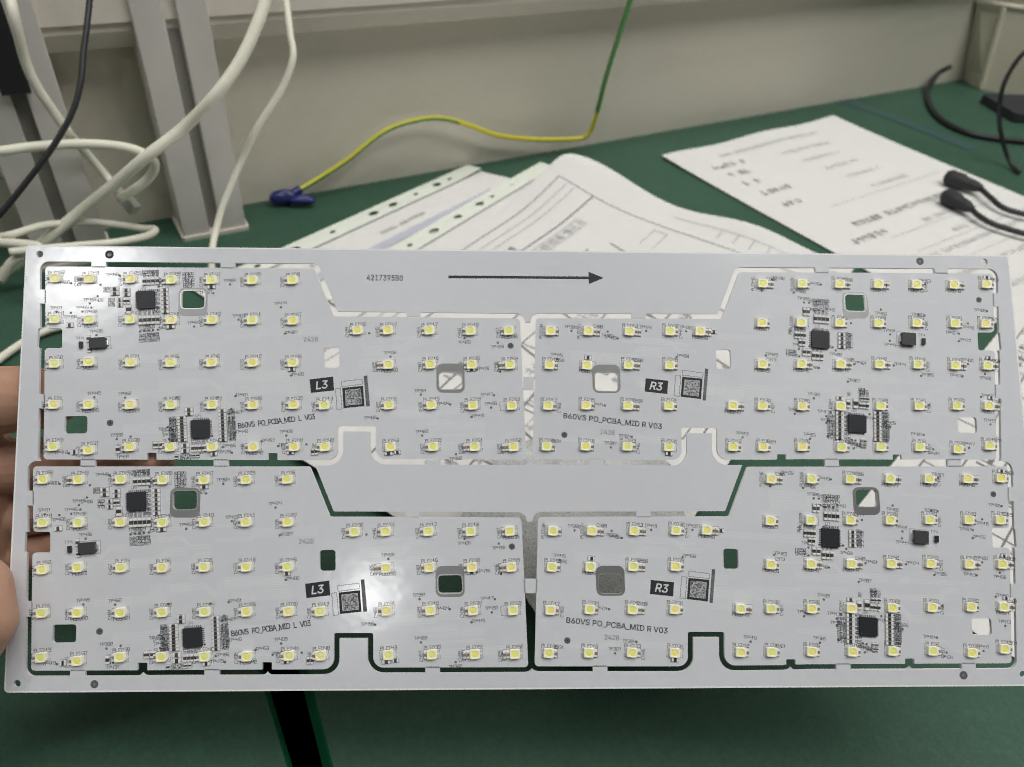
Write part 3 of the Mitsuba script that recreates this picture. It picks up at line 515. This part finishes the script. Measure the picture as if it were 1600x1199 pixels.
# ---------------------------------------------------------------- papers on the bench
class Sheet:
    """a sheet of paper: s runs along e1, t along e2, z(s, t) is its height"""
    def __init__(q, O, e1, L1, L2, z):
        q.O, q.L1, q.L2, q.z = np.array(O, float), L1, L2, z; q.e1 = np.array(e1, float) / np.hypot(*e1); q.e2 = np.array([-q.e1[1], q.e1[0]])
    def p(q, s, t, dz=0.): return np.column_stack([q.O + np.outer(s, q.e1) + np.outer(t, q.e2), q.z(s, t) + dz])
    def mesh(q, n=44, m=36):
        s, t = np.meshgrid(np.linspace(0, q.L1, n), np.linspace(0, q.L2, m)); V = q.p(s.ravel(), t.ravel()); F = []
        for j in range(m - 1):
            for i in range(n - 1): a = j * n + i; F += [[a, a + 1, a + n + 1], [a, a + n + 1, a + n]]
        F = np.array(F); low = V - [0, 0, .00022]; rim = list(range(n)) + [j * n + n - 1 for j in range(1, m)] + [(m - 1) * n + i for i in range(n - 2, -1, -1)] + [j * n for j in range(m - 2, 0, -1)]
        k = len(V); side = []
        for a, b in zip(rim, rim[1:] + rim[:1]): side += [[a, b, b + k], [a, b + k, a + k]]
        return trimesh.Trimesh(np.vstack([V, low]), np.vstack([F, F[:, ::-1] + k, side]), process=False)
    def print_mesh(q, P, dz=.00035, step=.012):
        V, F = np.array(P.V), P.F; m = trimesh.Trimesh(np.column_stack([V, np.zeros(len(V))]), F, process=False)
        m = m.subdivide_to_size(step) if hasattr(m, 'subdivide_to_size') else m
        m.vertices = q.p(m.vertices[:, 0], m.vertices[:, 1], dz); return m
rp_ = random.Random(3)
def words(P, s, t, L, h, w, dirs=1):
    """a line of small dense characters that cannot be read"""
    x = s
    while x < s + L:
        for _ in range(4):
            if rp_.random() < .5: y = t + rp_.uniform(-.5, .5) * h; P.line([(x, y), (x + h * .75, y)], w)
            else: xx = x + rp_.uniform(.05, .7) * h; P.line([(xx, t - h / 2), (xx, t + h / 2)], w)
        x += h * (1.12 if rp_.random() < .88 else 2.0)
flat = lambda z0: (lambda s, t: np.full(np.shape(s), z0))
wav = lambda z0, a, k, ph=0.: (lambda s, t: z0 + a * (1 + np.sin(np.asarray(s) * k + np.asarray(t) * k * .6 + ph)))
# right-hand form
A4 = Sheet((.551, .512), (0, -1), .344, .278, lambda s, t: .0016 + .0012 * (1 + np.sin(np.asarray(t) * 45 + 1)) * np.exp(-np.asarray(s) / .05))
A4k = thing('paper_form', 'white printed form lying flat by itself on the green bench, under two black plugs', 'paper')
add(A4k + '__sheet', mikit.ply(A4.mesh(), 'm_paper'))
P1, P2 = Print(), Print()
W2 = lambda P, x, y, L, h, w: words(P, y, x, L, h, w)
class Swap(Print):
    def line(s, pts, w): Print.line(s, [(b, a) for a, b in pts], w)
P1, P2 = Swap(), Swap()
for x, y, L in ((.029, .045, .048), (.031, .064, .024), (.031, .085, .022), (.031, .108, .040), (.031, .134, .020), (.060, .191, .148), (.029, .212, .050)): words(P1, x, y, L, .0075, .0009)
for x, y, L in ((.058, .025, .155), (.128, .051, .075), (.134, .074, .065), (.140, .097, .05), (.146, .12, .05), (.150, .146, .06), (.13, .216, .055), (.138, .241, .05), (.03, .26, .19), (.03, .29, .2), (.03, .32, .2)): words(P2, x, y, L, .0055, .0006)
for y in (.157, .223, .249, .275): P2.line([(.07, y), (.25, y)], .0006)
add(A4k + '__heading', mikit.ply(A4.print_mesh(P1), 'm_ink'), kind='stuff'); add(A4k + '__small_print', mikit.ply(A4.print_mesh(P2), 'm_ink_soft'), kind='stuff')
# second form, under the right half of the panel
B4 = Sheet((.735, .197), (-.977, -.213), .455, .21, flat(.0011))
B4k = thing('paper_form', 'white form with ruled boxes seen through the openings at the right end of the panel', 'paper')
add(B4k + '__sheet', mikit.ply(B4.mesh(24, 12), 'm_paper'))
P = Print()
for k in range(11): P.line([(.02, .012 + k * .018), (.43, .012 + k * .018)], .0011)
for k in range(15): P.line([(.02 + k * .028, .012), (.02 + k * .028, .192)], .0009)
for k in range(26): words(P, rp_.uniform(.03, .37), .021 + .018 * rp_.randrange(7), .025, .008, .001)
add(B4k + '__ruling', mikit.ply(B4.print_mesh(P, step=.2), 'm_ink'), kind='stuff')
# big folded drawing with a raised corner
def z3(s, t):
    s, t = np.asarray(s, float), np.asarray(t, float)
    return .0062 + .020 * np.exp(-(t / .030) ** 2 * .35) * np.exp(-(s / .075) ** 2) * (1 - .25 * np.exp(-(s / .012) ** 2)) + .0035 * np.exp(-(s / .03) ** 2) * (1 + np.sin(t * 46 - .6)) + .0012 * np.sin(s * 30) ** 2
D3 = Sheet((.437, .520), (-.927, -.375), .42, .271, z3)
D3k = thing('drawing_sheet', 'large white technical drawing with a curled up corner, on top of the punched sleeves', 'paper')
add(D3k + '__sheet', mikit.ply(D3.mesh(80, 60), 'm_paper', smooth=50))
P, Q = Print(), Print()
D3s = lambda s, t: (s, t)
for t in (.016, .026, .034): Q.line([(.05, t), (.413, t)], .0010)
P.line([(.046, .0155), (.046, .262)], .0009); P.line([(.046, .052), (.413, .052)], .0014)
P.line([(.046, .0155), (.413, .0155)], .0008)
for k in range(7): Q.line([(.022, .165 + k * .014), (.036, .165 + k * .014)], .0011)
Q.line([(.022, .12), (.022, .262)], .0008)
for k in range(10): Q.line([(.085 + k * .011, .058), (.085 + k * .011, .068)], .0008); words(Q, .086 + k * .011, .063, .007, .006, .0006)
Q.line([(.085, .058), (.195, .058)], .0008); Q.line([(.085, .068), (.195, .068)], .0008)
for t in (.118, .130): Q.line([(.057, t), (.085, t)], .0009)
Q.line([(.057, .118), (.057, .13)], .0009)
words(P, .16, .045, .012, .006, .0012)
for k in range(6): P.line([(.10 + k * .052, .10), (.15 + k * .052, .262)], .0016)
for k in range(4): P.line([(.12, .09 + k * .05), (.40, .11 + k * .05)], .0012)
for k in range(60): words(Q, rp_.uniform(.12, .38), rp_.uniform(.10, .26), rp_.uniform(.008, .03), .006, .0008)
for k in range(16):
    a, b, w_, h_ = rp_.uniform(.12, .36), rp_.uniform(.10, .23), rp_.uniform(.01, .05), rp_.uniform(.008, .03); P.line([(a, b), (a + w_, b), (a + w_, b + h_), (a, b + h_), (a, b)], .0009)
add(D3k + '__drawing', mikit.ply(D3.print_mesh(P), 'm_ink'), kind='stuff'); add(D3k + '__fine_lines', mikit.ply(D3.print_mesh(Q), 'm_ink_soft'), kind='stuff')
# punched plastic sleeves
def sleeve(label, O, e1, zf, hs, extra):
    q = Sheet(O, e1, .30, .215, zf); k = thing('punched_sleeve', label, 'plastic sleeve', 'punched sleeves on the bench')
    body_ = Sheet(q.O + q.e2 * .0165, e1, .30, .20, lambda s, t: zf(s, t))
    add(k + '__paper_inside', mikit.ply(body_.mesh(36, 20), 'm_paper', smooth=50))
    strip = box(0, 0, .30, .0168)
    for s, r, ox in hs: strip = strip.difference(affinity.scale(Point(s, .0085).buffer(r, quad_segs=5), ox, 1))
    m = ext(strip, .0004, 0)
    m = m.subdivide_to_size(.02) if hasattr(m, 'subdivide_to_size') else m
    m.vertices = q.p(m.vertices[:, 0], m.vertices[:, 1], m.vertices[:, 2] + .0006)
    add(k + '__punched_strip', mikit.ply(m, 'm_film'))
    P, Q = Print(), Print()
    Q.line([(.004, .0175), (.296, .0175)], .0013); extra(P, Q)
    add(k + '__seam', mikit.ply(q.print_mesh(Q, .0012), 'm_ink_soft'))
    if P.V: add(k + '__print', mikit.ply(q.print_mesh(P, .0009), 'm_ink_blue'), kind='stuff')
def ex1(P, Q):
    P.line([(.03, .052), (.29, .052)], .009)
    for t, L in ((.037, .05), (.066, .06), (.072, .03)): words(Q, .10, t, L, .004, .0006); words(Q, .19, t, L * .7, .004, .0006)
def ex2(P, Q):
    for k in range(3): words(Q, .05 + .07 * k, .035, .03, .004, .0006)
sleeve('clear punched sleeve with a printed sheet, its row of holes nearest the blue clip', (.3605, .5785), (-.948, -.317), lambda s, t: .0014 + .004 * np.exp(-((np.asarray(s)) / .02) ** 2) * np.sin(np.clip(np.asarray(t) / .07, 0, 1) * np.pi) ** 2 + 0 * np.asarray(t),
       [(.036, .0020, 1.3), (.053, .0030, 1.6), (.081, .0020, 1.3), (.109, .0030, 1.6), (.132, .0030, 1.7), (.177, .0020, 1.4), (.215, .0028, 1.6), (.25, .002, 1.4)], ex1)
sleeve('clear punched sleeve lying between the other sleeve and the curled drawing', (.425, .549), (-.927, -.375), wav(.0036, .0004, 20), [(.063, .0022, 1.4), (.093, .0020, 1.3), (.112, .0032, 1.6), (.143, .0030, 1.5), (.175, .0034, 1.6), (.205, .002, 1.4)], ex2)
# crumpled grey shielding bag under the middle of the panel
bag = Polygon([(.125, .200), (.176, .232), (.250, .192), (.222, .140), (.176, .094), (.122, .112), (.128, .150)])
g = np.array([(x, y) for x in np.linspace(.10, .26, 60) for y in np.linspace(.085, .24, 60) if bag.contains(Point(x, y))])
from scipy.spatial import Delaunay
tri = Delaunay(g).simplices; tri = tri[[bag.buffer(-.0005).contains(Point(*g[t].mean(0))) for t in tri]]
gz = .0130 + .011 * meshkit.fbm(np.column_stack([g * 42, np.zeros(len(g))]), 4)
add('shielding_bag', mikit.ply(trimesh.Trimesh(np.column_stack([g, gz]), tri, process=False), 'm_bag'), 'crumpled grey shielding bag lying on the papers under the middle of the panel', 'bag')

# ---------------------------------------------------------------- cables at the left
def cable(base, pts, r, bsdf, label, cat='cable', group=None, k=14): return add(base, mikit.ply(tube(spline(pts, 12), r, k), bsdf, smooth=True), label, cat, group=group)
cable('white_cable', [(.172, .517, .195), (.168, .513, .18), (.155, .505, .162), (.138, .498, .143), (.119, .495, .126), (.098, .505, .105), (.073, .507, .09), (.05, .52, .069), (.025, .533, .048), (-.003, .535, .03), (-.017, .536, .021), (-.039, .541, .009)], .0037, 'm_cable', 'thick white cable slanting across both uprights down to the left')
cable('white_cable', [(.190, .545, .190), (.188, .54, .173), (.182, .522, .151), (.178, .511, .138), (.167, .509, .12), (.145, .508, .095), (.132, .511, .073), (.114, .506, .048), (.104, .499, .033), (.096, .487, .024), (.087, .47, .006), (.08, .45, .005)], .0023, 'm_cable', 'thin white cable hanging straight down in front of the upright nearer the clip')
sc = lambda pts, f: [tuple(np.array([0, 0, CAM_H]) + (np.array(p) - [0, 0, CAM_H]) * f) for p in pts]
cable('white_cable', sc([(-.05, .60, .072), (-.016, .591, .075), (-.004, .585, .077), (.018, .584, .077), (.045, .579, .076), (.068, .574, .072), (.081, .573, .065), (.087, .575, .055), (.081, .582, .042), (.068, .584, .034), (.058, .586, .029)], .90), .0030, 'm_cable', 'white cable coming in level from the left and looping back below')
cable('white_cable', [(.029, .534, .187), (.0264, .5205, .175)] + [sc([p_], f_)[0] for p_, f_ in zip([(.031, .659, .111), (.032, .644, .097), (.036, .629, .085), (.04, .613, .074), (.047, .616, .057), (.056, .612, .037), (.062, .597, .026)], (.795, .815, .835, .86, .885, .90, .905))], .0029, 'm_cable', 'white cable running steeply down between the uprights to a grey plug')
cable('white_cable', sc([(-.055, .57, .03), (-.033, .56, .032), (-.022, .553, .033), (-.014, .549, .035), (.003, .553, .035), (.015, .557, .032), (.031, .558, .029), (.048, .556, .024), (.064, .554, .018), (.072, .548, .018), (.064, .539, .019), (.042, .528, .025), (.021, .53, .027), (0., .532, .029), (-.02, .535, .03)], .96), .0025, 'm_cable', 'white cable coiled flat just above the top left corner of the panel')
cable('white_cable', [(-.05, .545, .04), (-.033, .536, .04), (-.023, .529, .041), (-.008, .518, .041), (-.003, .513, .04), (-.011, .515, .036), (-.02, .517, .032), (-.03, .52, .02)], .0030, 'm_cable', 'short bend of white cable against the upper left corner of the panel')
pa, pb = [np.array([0, 0, CAM_H]) + (np.array(q) - [0, 0, CAM_H]) * .905 for q in ((.056, .612, .037), (.062, .597, .026))]
pd = (pb - pa) / np.linalg.norm(pb - pa); bxm = trimesh.creation.box([.0075, .0065, .014]); bxm.apply_transform(trimesh.geometry.align_vectors([0, 0, 1], pd)); bxm.apply_translation(pb + pd * .007)
boot = tube([pb - pd * .006, pb + pd * .001], [.0030, .0038], 12)
cable('white_cable', [(.03, .472, .004), (.0136, .472, .004), (-.002, .473, .004), (-.0158, .473, .004), (-.029, .4665, .004), (-.043, .4555, .004), (-.0575, .442, .004), (-.09, .42, .004)], .0024, 'm_cable', 'white cable lying on the bench, seen through the upper left notch of the panel')
plk = thing('cable_plug', 'grey plug on the end of the steep white cable between the uprights', 'plug')
add(plk + '__body', mikit.ply(bxm, 'm_cable_grey')); add(plk + '__boot', mikit.ply(boot, 'm_cable_grey', smooth=40))
cable('black_cable', [(.071, .518, .20), (.067, .514, .186), (.059, .504, .17), (.053, .497, .159), (.046, .488, .145), (.036, .481, .131), (.02, .476, .115), (.003, .474, .1), (-.014, .472, .086), (-.027, .472, .077)], .00165, 'm_black', 'thin black cable curving down over the left upright')
cable('grey_cable', [(-.03, .59, .066), (-.016, .583, .066), (-.009, .577, .065), (-.004, .572, .064), (0., .567, .062)], .003, 'm_cable_grey', 'stub of grey green cable at the far left under the level white cable')

# earth wire and its clip
wp = spline([(.186, .577, .010), (.1875, .5757, .0107), (.2065, .5766, .0168), (.2359, .5748, .0303), (.2717, .5726, .0509), (.3016, .5708, .0569), (.3262, .5693, .0554), (.3519, .5677, .0463), (.3862, .5656, .0314), (.4296, .563, .0215), (.474, .5583, .0166), (.484, .5536, .0203), (.4865, .5484, .0365), (.4801, .5339, .0833), (.479, .524, .1194), (.4816, .5188, .1514), (.4812, .5159, .1644)], 14)
wm = tube(wp, .0022, 16); nw = len(wp)
ia = np.concatenate([np.repeat(np.arange(nw), 16), [0, nw - 1]]); ja = np.concatenate([np.tile(np.arange(16), nw), [0, 0]])
L_ = np.concatenate([[0], np.cumsum(np.linalg.norm(np.diff(wp, axis=0), axis=1))])
nn = np.array(wm.vertices) - wp[ia]; nn /= np.linalg.norm(nn, axis=1, keepdims=True) + 1e-9
f_ = np.clip(L_[ia] / L_[-1], 0, 1)
dirs = np.where((f_ < .36)[:, None], [0, 0, 1.], [-.45, -.6, .62]); thr = np.where(f_ < .36, .15, np.where(f_ < .74, -.45, .82))
wc = np.where(((nn * dirs).sum(1) > thr)[:, None], (.60, .54, .05), (.06, .22, .05))
add('earth_wire', mikit.ply(wm, 'm_wire', smooth=True, color=wc), 'green and yellow earth wire bent along the foot of the wall', 'wire')
ck = thing('blue_clip', 'dark blue plastic clip at the lower end of the green and yellow wire', 'clip')
def blob(c, s, ang): m = trimesh.creation.icosphere(3, 1.); m.vertices *= 1 + .13 * np.sin(m.vertices[:, :1] * 4 + 1) * np.cos(m.vertices[:, 1:2] * 4); m.apply_scale(s); m.apply_transform(trimesh.transformations.rotation_matrix(math.radians(ang), [0, 0, 1])); m.apply_translation(c); return m
add(ck + '__cap', mikit.ply(blob((.180, .578, .0075), (.0125, .006, .0065), -18), 'm_blue', smooth=40))
add(ck + '__wing', mikit.ply(blob((.1925, .569, .0068), (.0115, .0055, .0042), -30), 'm_blue', smooth=40))
add(ck + '__collar', mikit.ply(tube([(.1865, .5750, .0105), (.194, .5760, .0128)], .0036, 14), 'm_blue', smooth=40))

# ---------------------------------------------------------------- right end of the bench
cable('black_cable', [(.862, .345, .16), (.86, .347, .13), (.86, .356, .107), (.865, .36, .083), (.876, .359, .059), (.88, .35, .038), (.888, .338, .017), (.889, .325, .005), (.882, .312, .003)], .0022, 'm_black', 'black cable dropping from above onto the bench at the far right')
cable('black_cable', [(1.085, .527, .026), (1.065, .528, .020), (1.048, .524, .010), (1.026, .513, .004), (.977, .476, .004), (.945, .439, .004), (.937, .405, .004), (.95, .381, .004), (.991, .346, .004), (1.03, .31, .004)], .0032, 'm_black', 'black cable lying in a wide bend on the bench by the bin')
def plug_cable(pts, zoff, label):
    k = thing('plug_lead', label, 'plug', 'black plug leads on the form'); c = spline(pts, 10); c[:, 2] += zoff
    add(k + '__lead', mikit.ply(tube(c[8:], .0026, 12), 'm_black', smooth=True))
    d = np.array(pts[1]) - pts[0]; n = 12; tt = np.linspace(0, 1, n); pr2 = np.interp(tt, [0, .08, .45, .55, .8, 1], [.0052, .0078, .0078, .0062, .0058, .0032])
    add(k + '__plug_body', mikit.ply(tube(np.array(pts[0]) + np.outer(tt, d) * 1.15 + [0, 0, zoff], pr2, 16), 'm_black_soft', smooth=40))
plug_cable([(.776, .336, .012), (.781, .305, .012), (.772, .288, .012), (.765, .267, .010), (.777, .242, .010), (.81, .21, .008)], -.002, 'black plug with a thick neck, the farther one of the pair on the white form')
plug_cable([(.732, .311, .011), (.728, .283, .011), (.723, .270, .010), (.722, .252, .009), (.736, .221, .009), (.77, .19, .008)], -.001, 'black plug with a thin lead, the nearer one of the pair on the white form')
mk_ = Print(); mk_.line([(.899, .545), (.905, .476), (.906, .417), (.905, .385)], .019)
add('blue_tape', mikit.ply(mk_.mesh(.0006), 'm_marker'), 'faint blue strip of tape on the green bench between wall and form', 'tape')
bn = thing('storage_bin', 'beige plastic bin with a raised rim in the far right corner', 'bin')
c0 = np.array([(1.129, .497), (1.170, .438), (1.37, .55), (1.30, .66), (1.145, .530)]); c1 = np.array([(1.112, .506), (1.165, .425), (1.39, .55), (1.30, .68), (1.096, .531)])
V = [(x, y, .0) for x, y in c0] + [(x, y, .104) for x, y in c1] + [(x, y, .104) for x, y in (c1 - c1.mean(0)) * .97 + c1.mean(0)] + [(x, y, .004) for x, y in (c0 - c0.mean(0)) * .96 + c0.mean(0)]
F = []
for r_ in range(3):
    for i in range(5): j = (i + 1) % 5; F += [[r_ * 5 + i, r_ * 5 + j, r_ * 5 + 5 + j], [r_ * 5 + i, r_ * 5 + 5 + j, r_ * 5 + 5 + i]]
F += [[15, 16, 17], [15, 17, 18], [15, 18, 19]]
add(bn + '__shell', mikit.ply(trimesh.Trimesh(V, F, process=False), 'm_bin'))
add(bn + '__rim', mikit.ply(tube([(x, y, .105) for x, y in np.vstack([c1, c1[:1]])], .0034, 8), 'm_bin'))
add(bn + '__corner_rib', mikit.ply(tube([(1.128, .4955, .002), (1.1115, .5045, .102)], .0035, 8), 'm_bin'))
add('black_box', mikit.ply(ext(rrect(.13, .075, .006), .010, .001), 'm_black_soft', to_world=T().translate([1.115, .405, 0]).rotate([0, 0, 1], -28)), 'flat black box on the bench in front of the bin', 'box')
